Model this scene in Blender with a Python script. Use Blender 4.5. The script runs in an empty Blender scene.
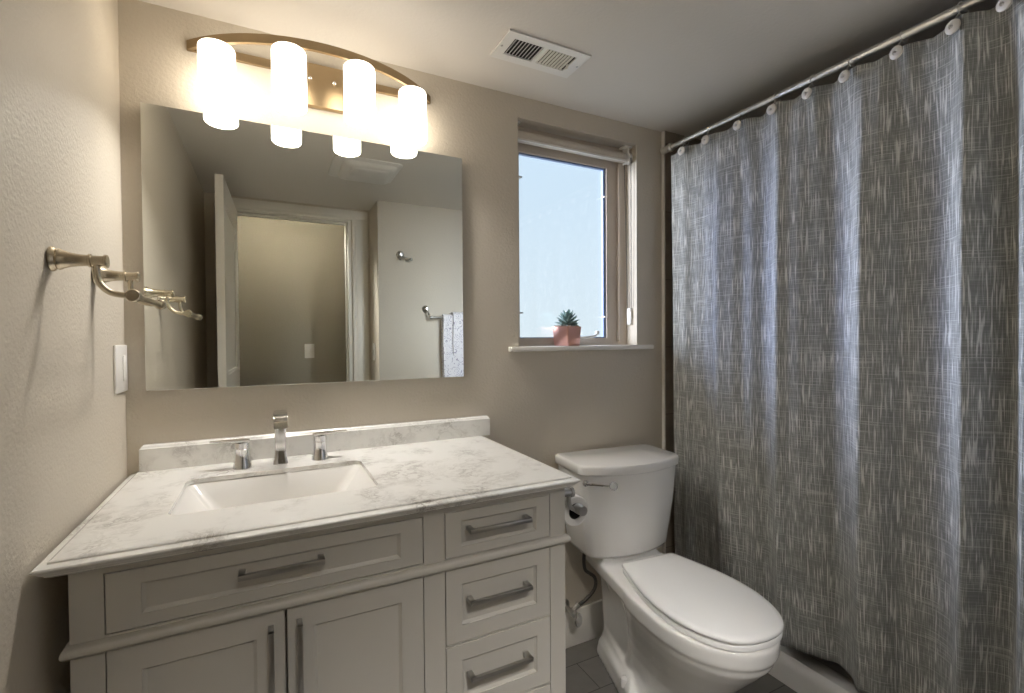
import bpy, bmesh, math, random
import numpy as np
from mathutils import Vector, Matrix

random.seed(7)
SC = bpy.context.scene
COL = SC.collection

# ------------------------------------------------------------------ camera
cam_d = bpy.data.cameras.new('camera')
cam = bpy.data.objects.new('camera', cam_d)
COL.objects.link(cam)
F = Vector((0.452423, 0.891644, -0.016854))
R = Vector((0.891697, -0.452580, -0.006897))
U = Vector((0.013777, 0.011908, 0.999834))
CAM = Vector((0.3434, -1.61, 1.243))
cam.matrix_world = Matrix(((R.x, U.x, -F.x, CAM.x), (R.y, U.y, -F.y, CAM.y), (R.z, U.z, -F.z, CAM.z), (0, 0, 0, 1)))
cam_d.sensor_width = 36.0
cam_d.lens = 479.24 / 1024 * 36.0
cam_d.clip_start = 0.02
SC.camera = cam

# ------------------------------------------------------------------ view, sky, daylight
SC.view_settings.view_transform = 'Standard'
SC.view_settings.look = 'None'
SC.view_settings.gamma = 1.0
SC.view_settings.use_curve_mapping = False
SC.view_settings.exposure = 1.42
SC.cycles.max_bounces = 12
SC.cycles.diffuse_bounces = 8
SC.cycles.glossy_bounces = 6
SC.cycles.caustics_reflective = False
SC.cycles.caustics_refractive = False

LAMP_POWER = 3.3
DOWN_WATT = 0.6
world = bpy.data.worlds.new('sky')
SC.world = world
world.use_nodes = True
wn, wl = world.node_tree.nodes, world.node_tree.links
tc = wn.new('ShaderNodeTexCoord')
sep = wn.new('ShaderNodeSeparateXYZ')
wl.new(tc.outputs['Generated'], sep.inputs[0])
ramp = wn.new('ShaderNodeValToRGB')
ramp.color_ramp.elements[0].position = 0.0
ramp.color_ramp.elements[0].color = (0.74, 0.84, 0.90, 1)
ramp.color_ramp.elements[1].position = 0.45
ramp.color_ramp.elements[1].color = (0.62, 0.79, 0.97, 1)
wl.new(sep.outputs['Z'], ramp.inputs[0])
bg = wn['Background']
wl.new(ramp.outputs[0], bg.inputs[0])
bg.inputs[1].default_value = 0.42

def area_light(name, loc, target, size, power, color, size_y=None):
    d = bpy.data.lights.new(name, 'AREA')
    d.shape = 'SQUARE'; d.size = size; d.energy = power; d.color = color
    o = bpy.data.objects.new(name, d); COL.objects.link(o)
    o.location = loc
    if size_y: d.shape = 'RECTANGLE'; d.size_y = size_y
    o.rotation_euler = (Vector(target) - Vector(loc)).to_track_quat('-Z', 'Y').to_euler()
    return o
# bright patch of open sky outside, left of the window
area_light('daylight_front', (1.30, 2.7, 2.1), (1.30, -1.64, 1.35), 1.6, 110.0, (0.88, 0.92, 1.0))
# added fill light without a fixture, unseen in the hallway beyond the door
area_light('hall_fill_light', (0.45, -2.19, 2.275), (0.85, -0.85, 0.80), 0.50, 5.4, (1.0, 0.96, 0.91), 0.14).data.spread = math.radians(62)
area_light('daylight_ahead', (0.30, 2.3, 2.35), (1.60, -0.7, 1.15), 2.0, 75.0, (0.50, 0.60, 1.0))
area_light('daylight_left', (-1.5, 1.1, 1.9), (1.77, 0.03, 1.6), 1.4, 110.0, (0.85, 0.88, 1.0))

# ------------------------------------------------------------------ materials
def mat(name, color, rough=0.5, metal=0.0, spec=0.5, bump=None, vary=None, coat=0.0, aniso=0.0):
    m = bpy.data.materials.new(name); m.use_nodes = True
    n, l = m.node_tree.nodes, m.node_tree.links
    b = n['Principled BSDF']
    b.inputs['Base Color'].default_value = (*color, 1)
    b.inputs['Roughness'].default_value = rough
    b.inputs['Metallic'].default_value = metal
    b.inputs['Specular IOR Level'].default_value = spec
    b.inputs['Coat Weight'].default_value = coat
    b.inputs['Anisotropic'].default_value = aniso
    t = n.new('ShaderNodeTexCoord')
    if vary:                     # (scale, amount): small natural unevenness of the surface colour
        nz = n.new('ShaderNodeTexNoise'); nz.inputs['Scale'].default_value = vary[0]; nz.inputs['Detail'].default_value = 4
        l.new(t.outputs['Object'], nz.inputs['Vector'])
        mx = n.new('ShaderNodeMix'); mx.data_type = 'RGBA'
        mx.inputs['A'].default_value = (*[c * (1 - vary[1]) for c in color], 1)
        mx.inputs['B'].default_value = (*[min(1, c * (1 + vary[1])) for c in color], 1)
        l.new(nz.outputs['Fac'], mx.inputs['Factor'])
        l.new(mx.outputs['Result'], b.inputs['Base Color'])
    if bump:                     # (scale, strength, distance)
        nz = n.new('ShaderNodeTexNoise'); nz.inputs['Scale'].default_value = bump[0]; nz.inputs['Detail'].default_value = 3
        l.new(t.outputs['Object'], nz.inputs['Vector'])
        bp = n.new('ShaderNodeBump'); bp.inputs['Strength'].default_value = bump[1]; bp.inputs['Distance'].default_value = bump[2]
        l.new(nz.outputs['Fac'], bp.inputs['Height'])
        l.new(bp.outputs['Normal'], b.inputs['Normal'])
    return m

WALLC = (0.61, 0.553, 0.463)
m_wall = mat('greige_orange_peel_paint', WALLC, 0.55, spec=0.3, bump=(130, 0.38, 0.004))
m_hallwall_dim = mat('wall_paint_dimmed', (0.42, 0.395, 0.325), 0.6, spec=0.2, bump=(130, 0.4, 0.004))  # room paint darkened, the hallway's dimness put into the colour
m_ceil = mat('ceiling_paint', (0.76, 0.72, 0.66), 0.7, spec=0.2, bump=(90, 0.25, 0.003))
m_trimw = mat('white_trim_paint', (0.78, 0.75, 0.69), 0.35, bump=(30, 0.03, 0.001))
m_plastic = mat('white_plastic', (0.82, 0.80, 0.76), 0.35, bump=(60, 0.02, 0.0005))
m_vinyl = mat('tan_window_vinyl', (0.56, 0.49, 0.41), 0.45, bump=(40, 0.03, 0.001))
m_cab = mat('greige_cabinet_paint', (0.55, 0.525, 0.475), 0.42, bump=(60, 0.05, 0.0008), vary=(6, 0.03))
m_dark = mat('dark_cavity', (0.02, 0.018, 0.015), 0.9, vary=(20, 0.2))
m_porc = mat('white_porcelain', (0.87, 0.86, 0.84), 0.12, spec=0.5, coat=0.3, vary=(3, 0.01))
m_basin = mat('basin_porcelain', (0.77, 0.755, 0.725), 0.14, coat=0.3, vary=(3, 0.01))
m_seat = mat('white_seat_plastic', (0.89, 0.885, 0.88), 0.22, vary=(3, 0.01))
m_chrome = mat('chrome', (0.80, 0.80, 0.80), 0.08, 1.0, vary=(8, 0.02))
m_pull = mat('brushed_steel_pull', (0.50, 0.49, 0.47), 0.28, 1.0, vary=(60, 0.06))
m_nickel = mat('brushed_nickel_warm', (0.60, 0.53, 0.41), 0.27, 1.0, vary=(60, 0.05))
m_bronze = mat('satin_champagne_metal', (0.40, 0.30, 0.18), 0.38, 1.0, vary=(40, 0.06))
m_rod = mat('satin_rod_metal', (0.72, 0.70, 0.65), 0.36, 1.0, vary=(30, 0.05))
m_dkmetal = mat('dark_braided_steel', (0.13, 0.125, 0.115), 0.4, 1.0, bump=(500, 0.5, 0.002), vary=(200, 0.3))
m_disc = mat('cream_disc_resin', (0.74, 0.69, 0.62), 0.4, vary=(40, 0.05))
m_copper = mat('copper_pot_metal', (0.68, 0.37, 0.30), 0.28, 0.85, vary=(30, 0.05))
m_leaf = mat('succulent_leaf', (0.25, 0.36, 0.34), 0.5, vary=(25, 0.35))
m_pebble = mat('pebble', (0.42, 0.34, 0.25), 0.8, vary=(60, 0.4))
m_paper = mat('toilet_paper', (0.82, 0.80, 0.77), 0.9, spec=0.1, bump=(300, 0.2, 0.001))
m_gasket = mat('blue_grey_gasket', (0.16, 0.22, 0.36), 0.5, vary=(30, 0.1))
m_blind = mat('roller_blind_fabric', (0.62, 0.56, 0.48), 0.7, bump=(400, 0.1, 0.0006))
m_card = mat('cardboard', (0.05, 0.042, 0.035), 0.9, vary=(60, 0.2))

def glass_mat():
    m = bpy.data.materials.new('window_glass'); m.use_nodes = True
    n, l = m.node_tree.nodes, m.node_tree.links
    n.remove(n['Principled BSDF'])
    tr = n.new('ShaderNodeBsdfTransparent'); tr.inputs[0].default_value = (0.97, 0.985, 0.99, 1)
    gl = n.new('ShaderNodeBsdfGlossy'); gl.inputs['Roughness'].default_value = 0.02
    mx = n.new('ShaderNodeMixShader')
    mx.inputs[0].default_value = 0.05; l.new(tr.outputs[0], mx.inputs[1]); l.new(gl.outputs[0], mx.inputs[2])
    l.new(mx.outputs[0], n['Material Output'].inputs[0])
    return m
m_glass = glass_mat()

def crystal_mat():
    m = mat('clear_crystal', (0.95, 0.97, 0.98), 0.03)
    m.node_tree.nodes['Principled BSDF'].inputs['Transmission Weight'].default_value = 0.75
    return m
m_crystal = crystal_mat()

def shade_mat():
    m = bpy.data.materials.new('opal_glass_lit'); m.use_nodes = True
    n, l = m.node_tree.nodes, m.node_tree.links
    b = n['Principled BSDF']
    b.inputs['Base Color'].default_value = (0.8, 0.78, 0.74, 1)
    b.inputs['Roughness'].default_value = 0.3
    t = n.new('ShaderNodeTexCoord'); s = n.new('ShaderNodeSeparateXYZ')
    l.new(t.outputs['Generated'], s.inputs[0])
    r = n.new('ShaderNodeValToRGB')        # the bulb hangs in the lower half of the shade
    e = r.color_ramp.elements
    e[0].position = 0.0; e[0].color = (0.9, 0.9, 0.9, 1)
    e[1].position = 1.0; e[1].color = (0.40, 0.40, 0.40, 1)
    k = e.new(0.40); k.color = (1, 1, 1, 1)
    k = e.new(0.72); k.color = (0.62, 0.62, 0.62, 1)
    l.new(s.outputs['Z'], r.inputs[0])
    mu = n.new('ShaderNodeMath'); mu.operation = 'MULTIPLY'; mu.inputs[1].default_value = LAMP_POWER
    l.new(r.outputs[0], mu.inputs[0])
    b.inputs['Emission Color'].default_value = (1.0, 0.90, 0.76, 1)
    l.new(mu.outputs[0], b.inputs['Emission Strength'])
    return m
m_shade = shade_mat()

def marble_mat():
    m = mat('white_grey_veined_marble', (0.80, 0.78, 0.74), 0.18, coat=0.2)
    n, l = m.node_tree.nodes, m.node_tree.links
    b = n['Principled BSDF']
    t = n.new('ShaderNodeTexCoord')
    w = n.new('ShaderNodeTexNoise'); w.inputs['Scale'].default_value = 5; w.inputs['Detail'].default_value = 5
    l.new(t.outputs['Object'], w.inputs['Vector'])
    ad = n.new('ShaderNodeMix'); ad.data_type = 'RGBA'; ad.blend_type = 'LINEAR_LIGHT'; ad.inputs['Factor'].default_value = 0.22
    l.new(t.outputs['Object'], ad.inputs['A']); l.new(w.outputs['Color'], ad.inputs['B'])
    def vein(scale, detail, lo, hi):
        nz = n.new('ShaderNodeTexNoise'); nz.inputs['Scale'].default_value = scale; nz.inputs['Detail'].default_value = detail
        nz.inputs['Roughness'].default_value = 0.62
        l.new(ad.outputs['Result'], nz.inputs['Vector'])
        s1 = n.new('ShaderNodeMath'); s1.operation = 'SUBTRACT'; s1.inputs[1].default_value = 0.5
        l.new(nz.outputs['Fac'], s1.inputs[0])
        a1 = n.new('ShaderNodeMath'); a1.operation = 'ABSOLUTE'; l.new(s1.outputs[0], a1.inputs[0])
        mr = n.new('ShaderNodeMapRange'); mr.inputs['From Min'].default_value = lo; mr.inputs['From Max'].default_value = hi
        mr.inputs['To Min'].default_value = 1; mr.inputs['To Max'].default_value = 0
        l.new(a1.outputs[0], mr.inputs['Value'])
        return mr.outputs['Result']
    v1 = vein(7, 6, 0.0, 0.035); v2 = vein(17, 5, 0.0, 0.06)
    patch = n.new('ShaderNodeTexNoise'); patch.inputs['Scale'].default_value = 9; patch.inputs['Detail'].default_value = 5
    l.new(t.outputs['Object'], patch.inputs['Vector'])
    pr = n.new('ShaderNodeMapRange'); pr.inputs['From Min'].default_value = 0.46; pr.inputs['From Max'].default_value = 0.74
    l.new(patch.outputs['Fac'], pr.inputs['Value'])
    mx = n.new('ShaderNodeMath'); mx.operation = 'MAXIMUM'
    h2 = n.new('ShaderNodeMath'); h2.operation = 'MULTIPLY'; h2.inputs[1].default_value = 0.55; l.new(v2, h2.inputs[0])
    l.new(v1, mx.inputs[0]); l.new(h2.outputs[0], mx.inputs[1])
    mm = n.new('ShaderNodeMath'); mm.operation = 'MULTIPLY'; l.new(mx.outputs[0], mm.inputs[0]); l.new(pr.outputs['Result'], mm.inputs[1])
    soft = n.new('ShaderNodeMath'); soft.operation = 'MULTIPLY_ADD'; soft.inputs[1].default_value = 0.13
    l.new(pr.outputs['Result'], soft.inputs[0]); l.new(mm.outputs[0], soft.inputs[2])
    mix = n.new('ShaderNodeMix'); mix.data_type = 'RGBA'
    mix.inputs['A'].default_value = (0.80, 0.79, 0.76, 1); mix.inputs['B'].default_value = (0.36, 0.335, 0.31, 1)
    l.new(soft.outputs[0], mix.inputs['Factor'])
    l.new(mix.outputs['Result'], b.inputs['Base Color'])
    return m
m_marble = marble_mat()

def tile_mat(name, c1, c2, grout, w, h, rough, axis=None):
    m = mat(name, c1, rough)
    n, l = m.node_tree.nodes, m.node_tree.links
    b = n['Principled BSDF']
    t = n.new('ShaderNodeTexCoord')
    br = n.new('ShaderNodeTexBrick')
    br.inputs['Color1'].default_value = (*c1, 1); br.inputs['Color2'].default_value = (*c2, 1); br.inputs['Mortar'].default_value = (*grout, 1)
    br.inputs['Scale'].default_value = 1.0; br.inputs['Mortar Size'].default_value = 0.002
    br.inputs['Brick Width'].default_value = w; br.inputs['Row Height'].default_value = h
    br.offset = 0.5
    if axis == 'xz':
        s = n.new('ShaderNodeSeparateXYZ'); c = n.new('ShaderNodeCombineXYZ')
        l.new(t.outputs['Object'], s.inputs[0]); l.new(s.outputs['X'], c.inputs['X']); l.new(s.outputs['Z'], c.inputs['Y'])
        l.new(c.outputs[0], br.inputs['Vector'])
    else:
        l.new(t.outputs['Object'], br.inputs['Vector'])
    nz = n.new('ShaderNodeTexNoise'); nz.inputs['Scale'].default_value = 14; nz.inputs['Detail'].default_value = 5
    l.new(t.outputs['Object'], nz.inputs['Vector'])
    mx = n.new('ShaderNodeMix'); mx.data_type = 'RGBA'; mx.blend_type = 'OVERLAY'; mx.inputs['Factor'].default_value = 0.25
    l.new(br.outputs['Color'], mx.inputs['A']); l.new(nz.outputs['Fac'], mx.inputs['B'])
    l.new(mx.outputs['Result'], b.inputs['Base Color'])
    bp = n.new('ShaderNodeBump'); bp.inputs['Strength'].default_value = 0.4; bp.inputs['Distance'].default_value = 0.002; bp.invert = True
    l.new(br.outputs['Fac'], bp.inputs['Height']); l.new(bp.outputs['Normal'], b.inputs['Normal'])
    return m
m_floor = tile_mat('grey_stone_floor_tile', (0.175, 0.165, 0.15), (0.155, 0.148, 0.137), (0.06, 0.056, 0.05), 0.60, 0.145, 0.45)
m_showertile = tile_mat('taupe_shower_tile', (0.40, 0.34, 0.27), (0.37, 0.315, 0.25), (0.24, 0.20, 0.16), 0.60, 0.30, 0.4, 'xz')
m_hallfloor = mat('hall_carpet', (0.30, 0.27, 0.22), 0.95, bump=(300, 0.6, 0.004), vary=(80, 0.2))

def curtain_mat():
    m = mat('slub_weave_grey_linen', (0.2, 0.2, 0.19), 0.92, spec=0.12)
    n, l = m.node_tree.nodes, m.node_tree.links
    b = n['Principled BSDF']
    uv = n.new('ShaderNodeUVMap'); uv.uv_map = 'cloth'
    def streak(sx, sy, lo, hi, detail=1.5, off=(0, 0, 0), dist=0.0):
        mp = n.new('ShaderNodeMapping'); mp.inputs['Scale'].default_value = (sx, sy, 1); mp.inputs['Location'].default_value = off
        l.new(uv.outputs[0], mp.inputs['Vector'])
        nz = n.new('ShaderNodeTexNoise'); nz.noise_dimensions = '2D'; nz.inputs['Scale'].default_value = 1; nz.inputs['Detail'].default_value = detail
        nz.inputs['Distortion'].default_value = dist
        l.new(mp.outputs[0], nz.inputs['Vector'])
        mr = n.new('ShaderNodeMapRange'); mr.inputs['From Min'].default_value = lo; mr.inputs['From Max'].default_value = hi
        l.new(nz.outputs['Fac'], mr.inputs['Value'])
        return mr.outputs['Result']
    def m2(op, a, bb):
        x = n.new('ShaderNodeMath'); x.operation = op; x.use_clamp = True
        for i, v in enumerate((a, bb)):
            if isinstance(v, (int, float)): x.inputs[i].default_value = v
            else: l.new(v, x.inputs[i])
        return x.outputs[0]
    long_slub = streak(240, 10, 0.58, 0.68)
    fine_warp = streak(520, 16, 0.48, 0.70, off=(3, 7, 0))
    weft = streak(6, 290, 0.60, 0.72, off=(11, 2, 0))
    fine_weft = streak(18, 520, 0.45, 0.8, off=(1, 5, 0))
    a = m2('MULTIPLY', long_slub, 0.62)
    c = m2('MULTIPLY', fine_warp, 0.32)
    d = m2('MULTIPLY', weft, 0.30)
    e = m2('MULTIPLY', fine_weft, 0.16)
    f = m2('ADD', m2('MAXIMUM', a, d), m2('ADD', c, e))
    mix = n.new('ShaderNodeMix'); mix.data_type = 'RGBA'
    mix.inputs['A'].default_value = (0.25, 0.255, 0.24, 1)
    mix.inputs['B'].default_value = (0.86, 0.855, 0.82, 1)
    l.new(f, mix.inputs['Factor'])
    l.new(mix.outputs['Result'], b.inputs['Base Color'])
    bp = n.new('ShaderNodeBump'); bp.inputs['Strength'].default_value = 0.25; bp.inputs['Distance'].default_value = 0.002
    l.new(f, bp.inputs['Height']); l.new(bp.outputs['Normal'], b.inputs['Normal'])
    b.inputs['Sheen Weight'].default_value = 0.15
    return m
m_curtain = curtain_mat()

def towel_mat():
    m = mat('white_towel_with_lilac_scroll_print', (0.8, 0.78, 0.78), 0.95, spec=0.1, bump=(500, 0.5, 0.002))
    n, l = m.node_tree.nodes, m.node_tree.links
    b = n['Principled BSDF']
    t = n.new('ShaderNodeTexCoord')
    v = n.new('ShaderNodeTexVoronoi'); v.inputs['Scale'].default_value = 22
    l.new(t.outputs['Object'], v.inputs['Vector'])
    w = n.new('ShaderNodeMath'); w.operation = 'SINE'
    k = n.new('ShaderNodeMath'); k.operation = 'MULTIPLY'; k.inputs[1].default_value = 26
    l.new(v.outputs['Distance'], k.inputs[0]); l.new(k.outputs[0], w.inputs[0])
    nz = n.new('ShaderNodeTexNoise'); nz.inputs['Scale'].default_value = 60
    l.new(t.outputs['Object'], nz.inputs['Vector'])
    ad = n.new('ShaderNodeMath'); ad.operation = 'MULTIPLY'; l.new(w.outputs[0], ad.inputs[0]); l.new(nz.outputs['Fac'], ad.inputs[1])
    mr = n.new('ShaderNodeMapRange'); mr.inputs['From Min'].default_value = 0.38; mr.inputs['From Max'].default_value = 0.5
    l.new(ad.outputs[0], mr.inputs['Value'])
    mix = n.new('ShaderNodeMix'); mix.data_type = 'RGBA'
    mix.inputs['A'].default_value = (0.80, 0.78, 0.79, 1); mix.inputs['B'].default_value = (0.36, 0.33, 0.40, 1)
    l.new(mr.outputs['Result'], mix.inputs['Factor']); l.new(mix.outputs['Result'], b.inputs['Base Color'])
    return m
m_towel = towel_mat()

def mirror_mat():
    m = mat('silvered_mirror', (0.86, 0.88, 0.84), 0.0, 1.0)
    return m
m_mirror = mirror_mat()

# ------------------------------------------------------------------ mesh helpers
def B():
    return bmesh.new()

def box(bm, x0, x1, y0, y1, z0, z1, bev=0.0, seg=2):
    vs = [bm.verts.new((x, y, z)) for x in (x0, x1) for y in (y0, y1) for z in (z0, z1)]
    idx = [(0, 1, 3, 2), (4, 6, 7, 5), (0, 4, 5, 1), (2, 3, 7, 6), (0, 2, 6, 4), (1, 5, 7, 3)]
    fs = [bm.faces.new([vs[i] for i in f]) for f in idx]
    if bev:
        es = list({e for f in fs for e in f.edges})
        bmesh.ops.bevel(bm, geom=es, offset=bev, segments=seg, profile=0.5, affect='EDGES')
    return bm

AX = {'x': (Vector((0, 1, 0)), Vector((0, 0, 1)), Vector((1, 0, 0))),
      'y': (Vector((1, 0, 0)), Vector((0, 0, 1)), Vector((0, 1, 0))),
      'z': (Vector((1, 0, 0)), Vector((0, 1, 0)), Vector((0, 0, 1)))}

def lathe(bm, prof, c, axis='z', seg=24):
    u, v, w = AX[axis] if isinstance(axis, str) else axis
    c = Vector(c); rings = []
    for r, h in prof:
        if r < 1e-6:
            rings.append([bm.verts.new(c + w * h)])
        else:
            rings.append([bm.verts.new(c + w * h + (u * math.cos(a) + v * math.sin(a)) * r) for a in [2 * math.pi * i / seg for i in range(seg)]])
    for a, b in zip(rings, rings[1:]):
        for i in range(seg):
            j = (i + 1) % seg
            if len(a) == 1 and len(b) == 1: continue
            if len(a) == 1: bm.faces.new((a[0], b[j], b[i]))
            elif len(b) == 1: bm.faces.new((a[i], a[j], b[0]))
            else: bm.faces.new((a[i], a[j], b[j], b[i]))
    for rg, flip in ((rings[0], True), (rings[-1], False)):
        if len(rg) > 1: bm.faces.new(rg[::-1] if flip else rg)
    return bm

def loft(bm, rings, caps=(True, True), closed=True):
    vr = [[bm.verts.new(p) for p in r] for r in rings]
    n = len(vr[0])
    for a, b in zip(vr, vr[1:]):
        for i in range(n if closed else n - 1):
            j = (i + 1) % n
            bm.faces.new((a[i], a[j], b[j], b[i]))
    if caps[0]: bm.faces.new(vr[0][::-1])
    if caps[1]: bm.faces.new(vr[-1])
    return bm

def smooth_path(pts, n=6):
    pts = [Vector(p) for p in pts]; out = []
    for i in range(len(pts) - 1):
        p0 = pts[max(i - 1, 0)]; p1 = pts[i]; p2 = pts[i + 1]; p3 = pts[min(i + 2, len(pts) - 1)]
        for k in range(n):
            t = k / n
            out.append(0.5 * ((2 * p1) + (p2 - p0) * t + (2 * p0 - 5 * p1 + 4 * p2 - p3) * t * t + (3 * p1 - p0 - 3 * p2 + p3) * t ** 3))
    out.append(pts[-1]); return out

def tube(bm, pts, r, seg=12):
    pts = [Vector(p) for p in pts]
    rs = r if isinstance(r, (list, tuple)) else [r] * len(pts)
    t0 = (pts[1] - pts[0]).normalized()
    up = Vector((0, 0, 1)) if abs(t0.z) < 0.9 else Vector((1, 0, 0))
    nrm = (up - t0 * up.dot(t0)).normalized(); rings = []
    for i, p in enumerate(pts):
        t = (pts[min(i + 1, len(pts) - 1)] - pts[max(i - 1, 0)]).normalized()
        nrm = (nrm - t * nrm.dot(t)).normalized(); bi = t.cross(nrm)
        rings.append([p + (nrm * math.cos(a) + bi * math.sin(a)) * rs[i] for a in [2 * math.pi * k / seg for k in range(seg)]])
    return loft(bm, rings)

def torus(bm, c, R_, r, axis='y', seg=28, sub=8):
    u, v, w = AX[axis]; c = Vector(c); vs = []
    for i in range(seg):
        a = 2 * math.pi * i / seg; d = u * math.cos(a) + v * math.sin(a)
        vs.append([bm.verts.new(c + d * (R_ + r * math.cos(b)) + w * (r * math.sin(b))) for b in [2 * math.pi * k / sub for k in range(sub)]])
    for i in range(seg):
        for k in range(sub):
            bm.faces.new((vs[i][k], vs[(i + 1) % seg][k], vs[(i + 1) % seg][(k + 1) % sub], vs[i][(k + 1) % sub]))
    return bm

def extrude(bm, poly, axis, a0, a1):
    """poly of (p, q) extruded along axis; (p, q) are the two other axes in x,y,z order"""
    def P(p, q, a):
        return {'x': (a, p, q), 'y': (p, a, q), 'z': (p, q, a)}[axis]
    return loft(bm, [[P(p, q, a0) for p, q in poly], [P(p, q, a1) for p, q in poly]])

def frame(bm, x0, x1, z0, z1, ix0, ix1, iz0, iz1, y0, y1):
    """one closed picture-frame solid in the xz plane, y0..y1 deep"""
    o = [(x0, z0), (x1, z0), (x1, z1), (x0, z1)]; i = [(ix0, iz0), (ix1, iz0), (ix1, iz1), (ix0, iz1)]
    r = [[(x, y, z) for x, z in p] for p, y in ((o, y0), (o, y1), (i, y1), (i, y0), (o, y0))]
    loft(bm, r, caps=(False, False)); bmesh.ops.remove_doubles(bm, verts=bm.verts, dist=1e-6); return bm

def rrect(x0, x1, y0, y1, r, seg=5):
    out = []
    for cx, cy, s in ((x1 - r, y1 - r, 0), (x0 + r, y1 - r, 90), (x0 + r, y0 + r, 180), (x1 - r, y0 + r, 270)):
        for k in range(seg + 1):
            a = math.radians(s + 90 * k / seg); out.append((cx + r * math.cos(a), cy + r * math.sin(a)))
    return out

ORG = {}
def link(name, bm, m, parent=None, local=False, sharp=32, flat=False):
    bmesh.ops.recalc_face_normals(bm, faces=bm.faces)
    me = bpy.data.meshes.new(name)
    o = bpy.data.objects.new(name, me)
    if parent is not None:
        off = Vector((0, 0, 0)) if local else ORG[parent]
        o.parent = parent; ORG[o] = off
    elif local:
        off = Vector((0, 0, 0)); ORG[o] = off
    else:
        xs = [v.co for v in bm.verts]
        off = Vector(((min(c.x for c in xs) + max(c.x for c in xs)) / 2, (min(c.y for c in xs) + max(c.y for c in xs)) / 2, min(c.z for c in xs)))
        o.location = off; ORG[o] = off
    if off.length: bmesh.ops.translate(bm, verts=bm.verts, vec=-off)
    bm.to_mesh(me); bm.free()
    if not flat:
        me.polygons.foreach_set('use_smooth', [True] * len(me.polygons))
        me.set_sharp_from_angle(angle=math.radians(sharp))
    if m: me.materials.append(m)
    COL.objects.link(o)
    return o

def tag(o, label, cat, group=None):
    o['label'] = label; o['category'] = cat
    if group: o['group'] = group
    return o

def thing(name, loc, label, cat, group=None, rz=0.0):
    o = bpy.data.objects.new(name, None); COL.objects.link(o)
    o.location = loc; o.rotation_euler = (0, 0, rz); o.empty_display_size = 0.05
    ORG[o] = Vector(loc)
    return tag(o, label, cat, group)

def struct(name, bm, m, parent=None, label=None, **kw):
    o = link(name, bm, m, parent, **kw)
    if parent is None: o['kind'] = 'structure'
    if label: o['label'] = label
    return o

# ------------------------------------------------------------------ the setting
H = 2.156                       # ceiling height
YR = -1.93                      # rear wall with the door
YN = -1.642                     # end wall of the room beside the door nook
XN = 0.992
HALL_Y = -2.75
WX0, WX1, WZ0, WZ1 = 1.1907, 1.7689, 1.2, 2.0754

struct('floor', box(B(), -0.1, 2.85, YR - 0.12, 0.1, -0.1, 0.0), m_floor)
struct('ceiling', box(B(), -0.1, 2.85, YR - 0.12, 0.3, H, H + 0.12), m_ceil)
struct('wall_left', box(B(), -0.12, 0.0, YR - 0.12, 0.3, 0, H), m_wall)
bm = B()
box(bm, 0.0, WX0, 0, 0.145, 0, H); box(bm, WX1, 1.919, 0, 0.145, 0, H)
box(bm, WX0, WX1, 0, 0.145, 0, WZ0); box(bm, WX0, WX1, 0, 0.145, WZ1, H)
struct('wall_back', bm, m_wall)
struct('wall_shower_back', box(B(), 1.920, 2.85, -0.016, 0.3, 0, H), m_showertile)
struct('wall_shower_side', box(B(), 2.75, 2.85, YN, 0.0, 0, H), m_showertile)
struct('wall_end', box(B(), XN, 2.85, YR - 0.1, YN, 0, H), m_wall)
DX0, DX1, DZ = 0.135, 0.845, 2.062
bm = B()
box(bm, 0.0, DX0 - 0.02, YR - 0.12, YR, 0, H); box(bm, DX1 + 0.02, XN, YR - 0.12, YR, 0, H)
box(bm, DX0 - 0.02, DX1 + 0.02, YR - 0.12, YR, DZ + 0.02, H)
struct('wall_rear', bm, m_wall)
# hallway beyond the door
struct('wall_hall', box(B(), -0.9, 2.3, HALL_Y - 0.1, HALL_Y, 0, 2.3), m_hallwall_dim)
struct('wall_hall_left', box(B(), -1.0, -0.9, HALL_Y - 0.1, YR - 0.12, 0, 2.3), m_wall)
struct('wall_hall_right', box(B(), 2.3, 2.4, HALL_Y - 0.1, YR - 0.12, 0, 2.3), m_wall)
bm = B(); box(bm, -1.0, -0.12, YR - 0.14, YR - 0.12, 0, 2.3); box(bm, XN, 2.4, YR - 0.14, YR - 0.12, 0, 2.3)
box(bm, -0.12, XN, YR - 0.14, YR - 0.121, H, 2.3)
struct('wall_hall_front', bm, m_wall)
struct('floor_hall', box(B(), -1.0, 2.4, HALL_Y - 0.1, YR - 0.12, -0.1, 0.0), m_hallfloor)
struct('ceiling_hall', box(B(), -1.0, 2.4, HALL_Y - 0.1, YR - 0.12, 2.3, 2.4), m_ceil)

# door casing, jamb lining and the open door leaf
def casing_profile(bm, x0, x1, z0, z1, vertical=True, inner='lo'):
    box(bm, x0, x1, YR, YR + 0.016, z0, z1, 0.003)
bm = B()
cw = 0.098
box(bm, DX1 + 0.034, DX1 + 0.034 + cw, YR, YR + 0.016, 0, DZ + 0.02, 0.003)
box(bm, DX1 + 0.026, DX1 + 0.05, YR, YR + 0.022, 0, DZ + 0.02, 0.003)
box(bm, 0.062, DX0 - 0.030, YR, YR + 0.016, 0, DZ + 0.02, 0.003)
box(bm, 0.062, DX1 + 0.034 + cw, YR, YR + 0.016, DZ + 0.02, DZ + 0.078, 0.003)
box(bm, 0.08, DX1 + 0.05, YR, YR + 0.022, DZ + 0.012, DZ + 0.03, 0.003)
struct('trim_1', bm, m_trimw, label='white door casing')
bm = B()
box(bm, DX1, DX1 + 0.02, YR - 0.12, YR, 0, DZ); box(bm, DX0 - 0.02, DX0, YR - 0.12, YR, 0, DZ)
box(bm, DX0 - 0.02, DX1 + 0.02, YR - 0.12, YR, DZ, DZ + 0.02)
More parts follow.
